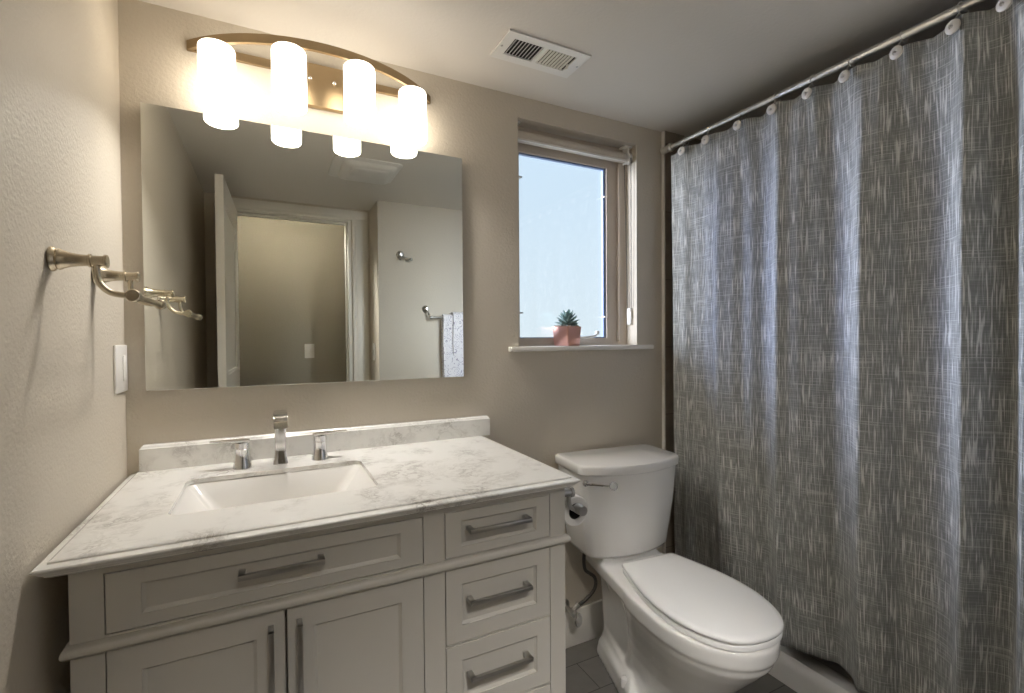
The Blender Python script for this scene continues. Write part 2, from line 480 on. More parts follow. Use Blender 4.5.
box(bm, DX1 - 0.012, DX1, YR - 0.075, YR - 0.04, 0, DZ); box(bm, DX0, DX1, YR - 0.075, YR - 0.04, DZ - 0.012, DZ)
struct('trim_2', bm, m_trimw)
# leaf, swung inward along the left wall
def panel_board(bm, W, Hh, T, stile, zs):
    """board in local x 0..W, z 0..Hh, thickness 0..-T on y, one recessed panel on the -y... both faces"""
    d = 0.010
    box(bm, 0, stile, -T, 0, 0, Hh); box(bm, W - stile, W, -T, 0, 0, Hh)
    edges = [0] + [z for p in zs for z in p] + [Hh]
    for a, b_ in zip(edges[::2], edges[1::2]): box(bm, stile, W - stile, -T, 0, a, b_)
    for a, b_ in zs:
        box(bm, stile - 0.001, W - stile + 0.001, -T + d, -d, a - 0.001, b_ + 0.001)
        for y0, y1 in ((-d, -d * 0.35), (-T + d * 0.35, -T + d)):
            box(bm, stile, stile + 0.014, y0, y1, a, b_); box(bm, W - stile - 0.014, W - stile, y0, y1, a, b_)
            box(bm, stile, W - stile, y0, y1, a, a + 0.014); box(bm, stile, W - stile, y0, y1, b_ - 0.014, b_)
bm = B(); panel_board(bm, 0.755, 2.045, 0.036, 0.105, [(0.22, 0.92), (1.06, 1.93)])
door = struct('door_1', bm, m_trimw, local=True, label='white panelled door standing open along the left wall', flat=True)
door.location = (DX0 + 0.006, YR + 0.012, 0.008)
door.rotation_euler = (0, 0, math.radians(91.6))
bm = B()
for z in (0.25, 1.05, 1.80): tube(bm, [(0.0, 0.004, z - 0.045), (0.0, 0.004, z + 0.045)], 0.007, 10)
h = link('hinge', bm, m_pull, door, local=True)

# baseboards
def bb(name, pts):
    bm = B(); box(bm, *pts, 0.004)
    struct(name, bm, m_trimw)
bb('baseboard_back', (1.03, 1.910, -0.014, -0.0005, 0, 0.150))
bb('baseboard_left', (0.0005, 0.014, -1.60, -0.62, 0, 0.150))
bb('baseboard_end', (1.0, 1.95, YN + 0.0005, YN + 0.014, 0, 0.150))
# bead where paint meets shower tile
struct('trim_3', box(B(), 1.910, 1.9195, -0.018, -0.0005, 0.0, H - 0.001, 0.003), m_trimw)

# window: frame, sash gasket, glass, clips, crank
FY0, FY1 = 0.083, 0.114
win = struct('window_1', frame(B(), WX0, WX1, WZ0, WZ1, 1.238, 1.672, 1.243, 1.985, FY0, FY1), m_vinyl, flat=True)
link('outer_frame', frame(B(), WX0, WX1, WZ0, WZ1, 1.214, 1.728, 1.226, 2.035, FY0 - 0.016, FY0 - 0.0002), m_vinyl, win, flat=True)
link('gasket', frame(B(), 1.2375, 1.6725, 1.2425, 1.9855, 1.242, 1.659, 1.247, 1.979, FY0 + 0.008, FY0 + 0.022), m_gasket, win, flat=True)
link('pane', box(B(), 1.236, 1.670, FY0 + 0.023, FY0 + 0.028, 1.242, 1.988), m_glass, win, flat=True)
for x, z in ((1.668, 1.86), (1.668, 1.335), (1.246, 1.885), (1.246, 1.345)):
    link('clip', box(B(), x - 0.010, x + 0.006, FY0 - 0.003, FY0 + 0.02, z - 0.003, z + 0.003, 0.001), m_plastic if x > 1.5 else m_pull, win)
bm = B()
lathe(bm, [(0, 0), (0.016, 0), (0.014, 0.01), (0, 0.012)], (1.50, 0.071, 1.232), 'z', 16)
tube(bm, smooth_path([(1.50, 0.06, 1.243), (1.54, 0.05, 1.246), (1.575, 0.047, 1.251), (1.592, 0.047, 1.262)]), 0.005, 8)
lathe(bm, [(0, 0), (0.009, 0.002), (0.009, 0.016), (0, 0.018)], (1.592, 0.047, 1.256), 'z', 12)
link('crank_handle', bm, m_plastic, win)
bm = B()
box(bm, 1.143, 1.8375, -0.032, 0.0, 1.193, 1.2115, 0.004); box(bm, WX0 + 0.001, WX1 - 0.001, -0.005, FY0 + 0.03, 1.193, 1.2115, 0.0005)
struct('window_sill', bm, m_trimw)

# ------------------------------------------------------------------ vanity cabinet
VX0, VX1, VF, VT = 0.042, 1.018, -0.575, 0.861
van = thing('vanity_cabinet', (0.53, -0.29, 0), 'greige painted vanity cabinet with shaker doors and four steel-pulled drawers beside the toilet', 'cabinet')
bm = B()
box(bm, VX0, VX0 + 0.018, VF + 0.0202, -0.004, 0.09, VT); box(bm, VX1 - 0.018, VX1, VF + 0.0202, -0.004, 0.09, VT, 0.001)
box(bm, VX0, VX1, -0.016, -0.004, 0.09, VT); box(bm, VX0, VX1, VF + 0.03, -0.004, 0.09, 0.11)
box(bm, VX0 + 0.018, VX1 - 0.018, VF + 0.030, VF + 0.034, 0.09, 0.75)
link('carcass', bm, m_cab, van)
bm = B()
def fr(x0, x1, z0, z1): box(bm, x0, x1, VF, VF + 0.02, z0, z1)
fr(VX0, 0.0875, 0, VT); fr(0.9735, VX1, 0, VT); fr(0.6445, 0.6935, 0.09, VT)
fr(0.0875, 0.6445, 0.8485, VT); fr(0.6935, 0.9735, 0.8475, VT)
fr(0.0875, 0.6445, 0.717, 0.742); fr(0.6935, 0.9735, 0.716, 0.7395)
fr(0.6935, 0.9735, 0.5375, 0.5395); fr(0.6935, 0.9735, 0.364, 0.366); fr(0.0875, 0.9735, 0.09, 0.125)
link('face_frame', bm, m_cab, van, flat=True)
for x0_, x1_ in ((VX0, 0.085), (0.98, VX1)):
    link('foot', box(B(), x0_, x1_, -0.05, -0.006, 0, 0.0898), m_cab, van)
# half-round waist moulding that returns along both sides
bm = B()
prof = [(-0.001, 0), (0.005, 0.001), (0.010, 0.004), (0.0130, 0.0085), (0.0135, 0.0125), (0.0125, 0.0165), (0.009, 0.0205), (0.004, 0.0228), (-0.001, 0.023)]
path = [(VX0, -0.01, Vector((-0.75, 0, 0))), (VX0, VF, Vector((-0.75, -1, 0))), (VX1, VF, Vector((0.75, -1, 0))), (VX1, -0.01, Vector((0.75, 0, 0)))]
rings = [[Vector((x, y, 0.7155)) + d * a + Vector((0, 0, b_)) for a, b_ in prof] for x, y, d in path]
loft(bm, rings)
link('waist_moulding', bm, m_cab, van, sharp=50)

def shaker(x0, x1, z0, z1, px0, px1, pz0, pz1):
    bm = B(); y0, y1 = VF - 0.001, VF + 0.018
    g = 0.0018; x0 += g; x1 -= g; z0 += g; z1 -= g
    o = [(x0, z0), (x1, z0), (x1, z1), (x0, z1)]
    i1 = [(px0, pz0), (px1, pz0), (px1, pz1), (px0, pz1)]
    s = 0.006
    i2 = [(px0 + s, pz0 + s), (px1 - s, pz0 + s), (px1 - s, pz1 - s), (px0 + s, pz1 - s)]
    rings = [[(x, y1, z) for x, z in o], [(x, y0 + 0.001, z) for x, z in o],
             [(x + (0.001 if k in (0, 3) else -0.001), y0, z + (0.001 if k < 2 else -0.001)) for k, (x, z) in enumerate(o)],
             [(x, y0, z) for x, z in i1], [(x, y0 + 0.003, z) for x, z in i1], [(x, y0 + 0.007, z) for x, z in i2]]
    return loft(bm, rings)

def pull(parent, a, b_, name='pull'):
    """square bar handle between two points on the face"""
    bm = B(); a = Vector(a); b_ = Vector(b_)
    s = 0.005
    if abs(a.x - b_.x) > abs(a.z - b_.z):
        box(bm, a.x, b_.x, VF - 0.032, VF - 0.023, a.z - s, a.z + s, 0.001)
        for x in (a.x, b_.x - 0.012): box(bm, x, x + 0.012, VF - 0.031, VF - 0.0005, a.z - s, a.z + s, 0.001)
    else:
        box(bm, a.x - s, a.x + s, VF - 0.032, VF - 0.023, a.z, b_.z, 0.001)
        for z in (a.z, b_.z - 0.012): box(bm, a.x - s, a.x + s, VF - 0.031, VF - 0.0005, z, z + 0.012, 0.001)
    return link(name, bm, m_pull, parent)

d = link('drawer', shaker(0.0875, 0.6445, 0.742, 0.8485, 0.139, 0.593, 0.7665, 0.8215), m_cab, van, flat=True); d['label'] = 'wide false drawer front under the sink'
pull(d, (0.287, 0, 0.8055), (0.437, 0, 0.8055))
for z0, z1 in ((0.7395, 0.8475), (0.5395, 0.716), (0.366, 0.5375), (0.125, 0.364)):
    t = 0.024 if z1 - z0 < 0.12 else 0.040
    d = link('drawer', shaker(0.6935, 0.9735, z0, z1, 0.733, 0.933, z0 + t, z1 - t), m_cab, van, flat=True)
    zc = (z0 + z1) / 2 + (0.012 if z1 - z0 > 0.12 else 0.011)
    pull(d, (0.745, 0, zc), (0.906, 0, zc))
for x0, x1, hx in ((0.0875, 0.3655, 0.340), (0.3665, 0.6445, 0.390)):
    d = link('door', shaker(x0, x1, 0.125, 0.717, x0 + 0.0505, x1 - 0.0505, 0.175, 0.669), m_cab, van, flat=True)
    pull(d, (hx, 0, 0.53), (hx, 0, 0.690))

# ------------------------------------------------------------------ marble countertop with sink hole
CX0, CX1, CF, CT = 0.006, 1.043, -0.611, 0.892
SX0, SX1, SY0, SY1 = 0.156, 0.576, -0.447, -0.166
bm = B()
def crect(ins, z): return [(CX0 + ins, -0.002, z), (CX0 + ins, CF + ins, z), (CX1 - ins, CF + ins, z), (CX1 - ins, -0.002, z)]
edge = [(0.021, CT), (0.0165, CT - 0.0025), (0.016, CT - 0.0055), (0.006, CT - 0.0065), (0.0015, CT - 0.0080), (0.0, CT - 0.0105),
        (0.0015, CT - 0.0130), (0.0045, CT - 0.0150), (0.0085, CT - 0.0200), (0.0125, CT - 0.0225), (0.0135, CT - 0.0250), (0.0190, CT - 0.0285), (0.022, CT - 0.030)]
vr = [[bm.verts.new(p) for p in crect(i, z)] for i, z in edge]
for a, b_ in zip(vr, vr[1:]):
    for i in range(4): bm.faces.new((a[i], a[(i + 1) % 4], b_[(i + 1) % 4], b_[i]))
def hole(z): return [(x, y, z) for x, y in rrect(SX0, SX1, SY0, SY1, 0.022)]
ht = [bm.verts.new(p) for p in hole(CT)]; hm = [bm.verts.new(p) for p in hole(CT - 0.011)]
def hole2(z): return [(x, y, z) for x, y in rrect(SX0 - 0.024, SX1 + 0.024, SY0 - 0.024, SY1 + 0.024, 0.035)]
hn = [bm.verts.new(p) for p in hole2(CT - 0.0112)]
hb = [bm.verts.new(p) for p in hole2(CT - 0.030)]
n = len(ht)
for p_, q_ in ((ht, hm), (hm, hn), (hn, hb)):
    for i in range(n): bm.faces.new((p_[i], p_[(i + 1) % n], q_[(i + 1) % n], q_[i]))
def bridge(outer, inner):
    # outer order: 0 back-left 1 front-left 2 front-right 3 back-right ; inner starts at back-right corner arc, counter-clockwise
    q = n // 4
    groups = [inner[k * q:(k + 1) * q] for k in range(4)]        # BR, BL, FL, FR
    oc = [outer[3], outer[0], outer[1], outer[2]]
    for k in range(4):
        g = groups[k]; nx = groups[(k + 1) % 4]
        for a, b_ in zip(g, g[1:]): bm.faces.new((oc[k], a, b_))
        bm.faces.new((oc[k], g[-1], nx[0], oc[(k + 1) % 4]))
bridge(vr[0], ht); bridge(vr[-1], hb)
top = tag(link('countertop', bm, m_marble, sharp=25), 'white marble vanity countertop with grey veins and stepped edge', 'countertop')
bm = B()
rings = []
for ins, z in ((0.0, CT + 0.0005), (0.0, CT + 0.060), (0.003, CT + 0.063), (0.004, CT + 0.066), (0.008, CT + 0.070)):
    rings.append([(0.030 + ins, -0.002, z), (0.030 + ins, -0.022 + ins, z), (1.057 - ins, -0.022 + ins, z), (1.057 - ins, -0.002, z)])
loft(bm, rings)
tag(link('backsplash', bm, m_marble, sharp=25), 'long low marble backsplash standing on the countertop under the mirror', 'backsplash')

# undermount sink
bm = B()
def srect(i, yi, z, r): return [(x, y, z) for x, y in rrect(SX0 + i, SX1 - i, SY0 + yi, SY1 - yi, r)]
rings = [srect(-0.018, -0.018, CT - 0.0255, 0.03), srect(-0.018, -0.018, CT - 0.0120, 0.03), srect(-0.002, -0.002, CT - 0.0120, 0.02), srect(0.003, 0.002, CT - 0.015, 0.022),
         srect(0.055, 0.018, CT - 0.085, 0.03), srect(0.085, 0.026, CT - 0.128, 0.035), srect(0.11, 0.05, CT - 0.136, 0.035), srect(0.19, 0.12, CT - 0.139, 0.015)]
loft(bm, rings, caps=(False, True))
sink = thing('sink', ((SX0 + SX1) / 2, (SY0 + SY1) / 2, CT - 0.14), 'white rectangular undermount basin set into the marble countertop', 'sink')
link('basin', bm, m_basin, sink, sharp=60)
link('drain', lathe(B(), [(0, 0), (0.022, 0), (0.022, 0.003), (0.014, 0.004), (0, 0.0045)], ((SX0 + SX1) / 2, -0.30, CT - 0.1388), 'z', 24), m_chrome, sink)

# faucet: spout and two lever handles, one widespread set
fau = thing('faucet', (0.369, -0.093, CT), 'chrome widespread faucet with square spout and two flat lever handles', 'faucet')
def sq(cx, cy, z, hx, hy, r=0.004): return [(x, y, z) for x, y in rrect(cx - hx, cx + hx, cy - hy, cy + hy, r, 3)]
bm = B()
fx, fy = 0.3690, -0.093
loft(bm, [sq(fx, fy, CT + 0.0005, 0.0190, 0.0190), sq(fx, fy, CT + 0.006, 0.0185, 0.0185), sq(fx, fy, CT + 0.022, 0.0155, 0.0155), sq(fx, fy, CT + 0.05, 0.0145, 0.0145), sq(fx, fy + 0.002, CT + 0.108, 0.0148, 0.0170), sq(fx, fy + 0.003, CT + 0.134, 0.0155, 0.0185)])
sp = link('spout', bm, m_chrome, fau, sharp=40)
bm = B()   # forward-reaching head
def yz(y, z0, z1, hw): return [(fx - hw, y, z0), (fx + hw, y, z0), (fx + hw, y, z1), (fx - hw, y, z1)]
loft(bm, [yz(-0.072, CT + 0.119, CT + 0.145, 0.0158), yz(-0.095, CT + 0.118, CT + 0.151, 0.0165), yz(-0.135, CT + 0.113, CT + 0.150, 0.0172), yz(-0.168, CT + 0.109, CT + 0.143, 0.0172), yz(-0.176, CT + 0.111, CT + 0.132, 0.0170)])
bmesh.ops.bevel(bm, geom=list(bm.edges), offset=0.0015, segments=2, affect='EDGES')
link('spout_head', bm, m_chrome, fau, sharp=40)
for hx, s in ((0.2737, -1), (0.4733, 1)):
    bm = B(); hy = -0.098
    lathe(bm, [(0, 0.0005), (0.0235, 0.0005), (0.0228, 0.006), (0.0195, 0.025), (0.0180, 0.045), (0.0185, 0.052), (0.0175, 0.053), (0.0175, 0.055), (0.0188, 0.056), (0.0188, 0.070), (0, 0.072)], (hx, hy, CT), 'z', 28)
    base = link('handle_body', bm, m_chrome, fau, sharp=30)
    bm = B()
    def bl(t, z, th, w): return [(hx + s * t, hy - w, CT + z), (hx + s * t, hy + w, CT + z), (hx + s * t, hy + w, CT + z + th), (hx + s * t, hy - w, CT + z + th)]
    loft(bm, [bl(-0.019, 0.070, 0.006, 0.013), bl(0.0, 0.0715, 0.007, 0.015), bl(0.03, 0.0735, 0.005, 0.011), bl(0.06, 0.0755, 0.0035, 0.009), bl(0.076, 0.0765, 0.0025, 0.008)])
    bmesh.ops.bevel(bm, geom=list(bm.edges), offset=0.0008, segments=2, affect='EDGES')
    link('lever', bm, m_chrome, base, sharp=40)

# ------------------------------------------------------------------ mirror
mir = thing('mirror', (0.504, -0.012, 1.1086), 'large frameless rectangular mirror hung over the vanity', 'mirror')
link('glass_sheet', box(B(), 0.0470, 0.9590, -0.018, -0.013, 1.1086, 1.8790, 0.0008, 1), m_mirror, mir, flat=True)
link('backing_board', box(B(), 0.075, 0.934, -0.0128, -0.001, 1.134, 1.850), m_dark, mir, flat=True)

# ------------------------------------------------------------------ vanity light
vl = thing('vanity_light', (0.50, 0, 1.95), 'four-shade bow-front vanity light in champagne metal above the mirror', 'wall lamp')
bm = B(); ZB0, ZB1 = 2.049, 2.073
x0, x1, sag = 0.152, 0.848, 0.152
cx = 0.5; half = (x1 - x0) / 2; RR = (half ** 2 + sag ** 2) / (2 * sag)
def bow_y(x, extra=0.0): return -0.012 - (math.sqrt((RR + extra) ** 2 - (x - cx) ** 2) - (RR - sag))
rings = []
N = 48; amax = math.asin(half / RR)
for i in range(N + 1):
    a = -amax + 2 * amax * i / N
    ox, oy = math.sin(a), -math.cos(a); yc = -0.012 + (RR - sag)
    P = lambda r, z: (cx + ox * r, yc + oy * r, z)
    rings.append([P(RR, ZB0), P(RR, ZB1), P(RR - 0.010, ZB1), P(RR - 0.010, ZB0)])
loft(bm, rings)
link('bow_bar', bm, m_bronze, vl, sharp=40)
link('back_bar', box(B(), x0, x1, -0.012, -0.001, ZB0, ZB1, 0.001), m_bronze, vl)
link('backplate', box(B(), 0.437, 0.563, -0.026, -0.001, 1.957, 2.085, 0.003), m_bronze, vl)
for sx in (0.4664, 0.5354):
    link('screw', lathe(B(), [(0, -0.0335), (0.003, -0.033), (0.0055, -0.030), (0.0055, -0.0262), (0, -0.0262)], (sx, 0, 2.037), 'y', 14), m_chrome, vl)
for sx, sy in ((0.228, None), (0.404, None), (0.591, None), (0.768, None)):
    sy = bow_y(sx) + 0.005
    sy = {0.228: -0.076, 0.404: -0.146, 0.591: -0.146, 0.768: -0.076}[sx]
    r = 0.0445
    zb, zt = 1.8785, 2.0415
    prof = [(0, 0.0), (r - 0.010, 0.0), (r - 0.004, 0.0015), (r - 0.0008, 0.005), (r, 0.010), (r, zt - zb - 0.010), (r - 0.001, zt - zb - 0.005), (r - 0.004, zt - zb - 0.0015), (r - 0.010, zt - zb), (0, zt - zb)]
    sh = link('glass_shade', lathe(B(), prof, (sx, sy, zb), 'z', 40), m_shade, vl)
    # the bulb's light leaving the shade's lower mouth
    ld = bpy.data.lights.new('bulb', 'AREA'); ld.shape = 'DISK'; ld.size = 0.066; ld.energy = DOWN_WATT; ld.spread = math.radians(140); ld.color = (1.0, 0.965, 0.915)
    lo = bpy.data.objects.new('bulb', ld); COL.objects.link(lo); lo.location = (sx, sy, zb - 0.001)
    link('shade_cap', lathe(B(), [(0, 0), (0.012, 0), (0.012, 0.004), (0.006, 0.006), (0.006, 0.010), (0, 0.010)], (sx, sy, zt + 0.0002), 'z', 16), m_bronze, sh)

# ------------------------------------------------------------------ towel bar on left wall
tb = thing('towel_bar', (0.0, -0.361, 1.39), 'brushed nickel swing-arm towel bar on the left wall by the mirror', 'towel bar')
AXX = (Vector((0, 1, 0)), Vector((0, 0, 1)), Vector((1, 0, 0)))
for py in (-0.481, -0.241):
    prof = [(0, 0.0008), (0.0215, 0.0008), (0.0225, 0.003), (0.0215, 0.006), (0.0185, 0.0085), (0.0180, 0.010), (0.0195, 0.012), (0.0190, 0.0145), (0.0165, 0.018),
            (0.0130, 0.028), (0.0110, 0.040), (0.0104, 0.050), (0.0104, 0.0525), (0.0125, 0.0535), (0.0125, 0.0565), (0.0098, 0.0575), (0.0098, 0.0745), (0.0122, 0.0755), (0.0125, 0.0785), (0.0118, 0.0805), (0, 0.081)]
    post = link('post', lathe(B(), prof, (0, py, 1.390), 'x', 28), m_nickel, tb)
    arm = smooth_path([(0.064, py, 1.384), (0.0645, py, 1.362), (0.070, py, 1.346), (0.082, py, 1.334), (0.097, py, 1.3295), (0.112, py, 1.3285)], 6)
    link('curved_arm', tube(B(), arm, 0.0055, 12), m_nickel, post)
bm = B()
lathe(bm, [(0, -0.495), (0.0105, -0.495), (0.0120, -0.493), (0.0120, -0.477), (0.0105, -0.474), (0.0062, -0.473), (0.0062, -0.249), (0.0105, -0.248), (0.0120, -0.245), (0.0120, -0.229), (0.0105, -0.227), (0, -0.227)], (0.1185, 0, 1.3280), 'y', 20)
link('rail', bm, m_nickel, tb)

# ------------------------------------------------------------------ switch plates
def switch(name, c, face, w, h, label, rock, toggle=False):
    """plate on a wall; face = outward normal axis ('+x','-x','+y'); c = centre on the wall"""
    cx_, cy_, cz_ = c
    def bx(bm, u0, u1, z0, z1, d0, d1, bev):
        if face == '+x': box(bm, cx_ + d0, cx_ + d1, cy_ + u0, cy_ + u1, cz_ + z0, cz_ + z1, bev)
        if face == '-x': box(bm, cx_ - d1, cx_ - d0, cy_ + u0, cy_ + u1, cz_ + z0, cz_ + z1, bev)
        if face == '+y': box(bm, cx_ + u0, cx_ + u1, cy_ + d0, cy_ + d1, cz_ + z0, cz_ + z1, bev)
    t = thing(name, c, label, 'light switch')
    bm = B(); bx(bm, -w / 2, w / 2, -h / 2, h / 2, 0.0005, 0.006, 0.002); link('plate', bm, m_plastic, t)
    for u in rock:
        bm = B()
        if toggle:
            bx(bm, u - 0.006, u + 0.006, -0.013, 0.013, 0.0062, 0.0075, 0.0005); bx(bm, u - 0.004, u + 0.004, -0.002, 0.011, 0.007, 0.016, 0.001)
        else:
            bx(bm, u - 0.0165, u + 0.0165, -0.033, 0.033, 0.0062, 0.0085, 0.001)
        link('toggle' if toggle else 'rocker', bm, m_plastic, t)
    return t
switch('light_switch', (0.0, -0.057, 1.172), '+x', 0.108, 0.122, 'white rocker switch plate on the left wall below the towel bar', (0.024,))
switch('light_switch', (XN, -1.80, 1.158), '-x', 0.072, 0.118, 'white switch plate at the wall corner beside the door casing', (0.0,), True)
switch('light_switch', (0.645, HALL_Y, 1.150), '+y', 0.074, 0.117, 'white switch plate on the hallway wall beyond the doorway', (0.0,), True)

# ------------------------------------------------------------------ ceiling register
cv = thing('ceiling_vent', (1.137, -0.265, H - 0.008), 'white metal supply vent with angled louvres in the ceiling over the mirror', 'vent')
bm = B(); vx0, vx1, vy0, vy1 = 0.990, 1.284, -0.337, -0.193; ix0, ix1, iy0, iy1 = 1.022, 1.246, -0.309, -0.225
zz0 = H - 0.006
box(bm, vx0, ix0, vy0, vy1, zz0, H - 0.0006); box(bm, ix1, vx1, vy0, vy1, zz0, H - 0.0006)
box(bm, ix0, ix1, vy0, iy0, zz0, H - 0.0006); box(bm, ix0, ix1, iy1, vy1, zz0, H - 0.0006)
box(bm, 1.124, 1.136, iy0, iy1, zz0, H - 0.0006)
link('face_plate', bm, m_plastic, cv, flat=True)
link('duct_dark_sheet', box(B(), ix0, ix1, iy0, iy1, H - 0.0012, H - 0.0005), m_dark, cv, flat=True)  # black sheet standing in for the shade inside the duct
for k in range(9):
    for base, tilt in ((1.0275, 1), (1.1410, -1)):
        x = base + k * 0.0115
        bm = B(); dz = 0.0068; dx = 0.0070 * tilt
        xa, xb = (x - 0.0035 * tilt, x + 0.0035 * tilt)
        # thin blade leaning toward / away from the left wall
        xb = x + (0.0035 if tilt > 0 else 0.0006); xa = x - 0.0035 if tilt > 0 else x - 0.0022
        pts = [(xa, zz0 - 0.0012), (xa + 0.0012, zz0 - 0.0012), (xb + 0.0012, H - 0.0014), (xb, H - 0.0014)] if tilt > 0 else [(xb, zz0 - 0.0012), (xb + 0.0012, zz0 - 0.0012), (xa + 0.0012, H - 0.0014), (xa, H - 0.0014)]
        extrude(bm, pts, 'y', iy0 + 0.0003, iy1 - 0.0003)
        link('louvre', bm, m_plastic, cv, flat=True)
for x, y in ((0.999, -0.262), (1.275, -0.268)):
    link('screw', lathe(B(), [(0, -0.0018), (0.0035, -0.0015), (0.004, 0.0), (0, 0.0)], (x, y, zz0 - 0.0002), 'z', 12), m_pull, cv)
link('damper_lever', box(B(), 1.2375, 1.2395, -0.268, -0.258, zz0 - 0.014, zz0 - 0.0003), m_plastic, cv)

# exhaust fan seen in the mirror
fan = thing('exhaust_fan', (0.82, -1.09, H - 0.03), 'white plastic exhaust fan cover on the ceiling, seen in the mirror', 'exhaust fan')
def zr(x0_, x1_, y0_, y1_, z, r): return [(x, y, z) for x, y in rrect(x0_, x1_, y0_, y1_, r)]
link('housing_plate', loft(B(), [zr(0.645, 0.985, -1.26, -0.92, H - 0.0006, 0.03), zr(0.645, 0.985, -1.26, -0.92, H - 0.006, 0.03), zr(0.66, 0.97, -1.245, -0.935, H - 0.012, 0.03)]), m_plastic, fan, sharp=50)
link('grille', loft(B(), [zr(0.69, 0.965, -1.235, -0.945, H - 0.0124, 0.03), zr(0.70, 0.955, -1.225, -0.955, H - 0.026, 0.03), zr(0.72, 0.935, -1.21, -0.97, H - 0.032, 0.03)]), m_plastic, fan, sharp=50)
link('light_lens', loft(B(), [zr(0.73, 0.925, -1.10, -0.98, H - 0.0323, 0.015), zr(0.735, 0.92, -1.095, -0.985, H - 0.038, 0.015)]), m_plastic, fan, sharp=50)

# ------------------------------------------------------------------ roller blind
rb = thing('roller_blind', (1.47, 0.038, 2.0), 'rolled-up roller blind with bead chain at the top of the window', 'blind')
link('roll', lathe(B(), [(0, 0), (0.021, 0), (0.0215, 0.002), (0.0215, 0.533), (0.021, 0.535), (0, 0.535)], (1.198, 0.040, 2.024), 'x', 28), m_blind, rb)
link('hem_bar', box(B(), 1.200, 1.731, 0.014, 0.024, 2.000, 2.009, 0.003), m_trimw, rb)
for x in (1.1925, 1.742):
    bm = B(); box(bm, x, x + 0.004, 0.020, 0.060, 2.000, 2.066, 0.001)
    box(bm, x - (0 if x < 1.5 else 0.02), x + (0.02 if x < 1.5 else 0.022), 0.02, 0.06, 2.066, 2.0735, 0.001)
    link('bracket', bm, m_plastic, rb)
link('chain_wheel', lathe(B(), [(0, 0), (0.024, 0), (0.024, 0.003), (0.020, 0.005), (0.020, 0.009), (0.024, 0.011), (0.024, 0.014), (0, 0.014)], (1.7465, 0.040, 2.024), 'x', 24), m_plastic, rb)
bm = B()
for ya, yb in ((0.062, 0.050), (0.018, 0.026)):
    za, zb = 2.020, 1.372
    tube(bm, [(1.7535, ya, za), (1.757, (ya + yb) / 2, (za + zb) / 2), (1.760, yb, zb)], 0.0016, 6)
    for k in range(72):
        t = k / 72; bmesh.ops.create_icosphere(bm, subdivisions=1, radius=0.0021, matrix=Matrix.Translation((1.7535 + 0.0065 * t, ya + (yb - ya) * t, za + (zb - za) * t)))
link('bead_chain', bm, m_dkmetal, rb)
bm = B(); box(bm, 1.7545, 1.7682, 0.026, 0.050, 1.300, 1.372, 0.003)
link('chain_tensioner', bm, m_plastic, rb)

# ------------------------------------------------------------------ succulent in copper pot
pot = thing('potted_succulent', (1.428, 0.032, 1.2117), 'small grey-green succulent in a pink copper pot on the window sill', 'potted plant')
rot = Matrix.Rotation(math.radians(17), 3, 'Z')
def pr(hw, z, r=0.010): return [rot @ Vector((x, y, 0)) + Vector((1.428, 0.032, z)) for x, y in rrect(-hw, hw, -hw, hw, r, 5)]
link('pot', loft(B(), [pr(0.0385, 1.2120), pr(0.0395, 1.2135), pr(0.0440, 1.288), pr(0.0440, 1.2895), pr(0.0415, 1.2895), pr(0.0410, 1.280)]), m_copper, pot, sharp=40)
bm = B()
for k in range(150):
    a = random.uniform(0, 2 * math.pi); rr = 0.043 * math.sqrt(random.random())
    p = rot @ Vector((max(-.036, min(.036, rr * math.cos(a) * 1.15)), max(-.036, min(.036, rr * math.sin(a) * 1.15)), 0)) + Vector((1.428, 0.032, 1.287 + random.uniform(0, 0.006)))
    bmesh.ops.create_icosphere(bm, subdivisions=1, radius=random.uniform(0.003, 0.006), matrix=Matrix.Translation(p) @ Matrix.Diagonal((1, 0.8, 0.7, 1)))
g = link('gravel', bm, m_pebble, pot); g['kind'] = 'stuff'
def leaf(bm, base, az, el, L, w):
    d = Vector((math.cos(az) * math.cos(el), math.sin(az) * math.cos(el), math.sin(el)))
    s = Vector((-math.sin(az), math.cos(az), 0)); up = d.cross(s) * -1
    rings = []
    for t, ww in ((0, .45), (.25, .75), (.5, 1), (.75, .85), (.92, .4), (1, .06)):
        c = Vector(base) + d * (L * t) + Vector((0, 0, 0.10 * L * t * t))
        rings.append([c + s * (w * ww * math.cos(a)) + up * (w * 0.42 * ww * math.sin(a)) for a in [2 * math.pi * k / 8 for k in range(8)]])
    loft(bm, rings)
for ccx, ccy, sc in ((1.430, 0.030, 1.15), (1.400, 0.022, 0.42), (1.461, 0.026, 0.42), (1.446, 0.006, 0.40)):
    bm = B(); golden = 2.39996
    N_ = 30 if sc > 1 else 16
    for k in range(N_):
        f = k / N_; leaf(bm, (ccx, ccy, 1.290 + (0.022 * f + 0.006) * sc), k * golden, math.radians(4 + 60 * f), (0.047 - 0.012 * f) * sc, (0.0085 - 0.003 * f) * sc)
    link('rosette', bm, m_leaf, pot, sharp=60)

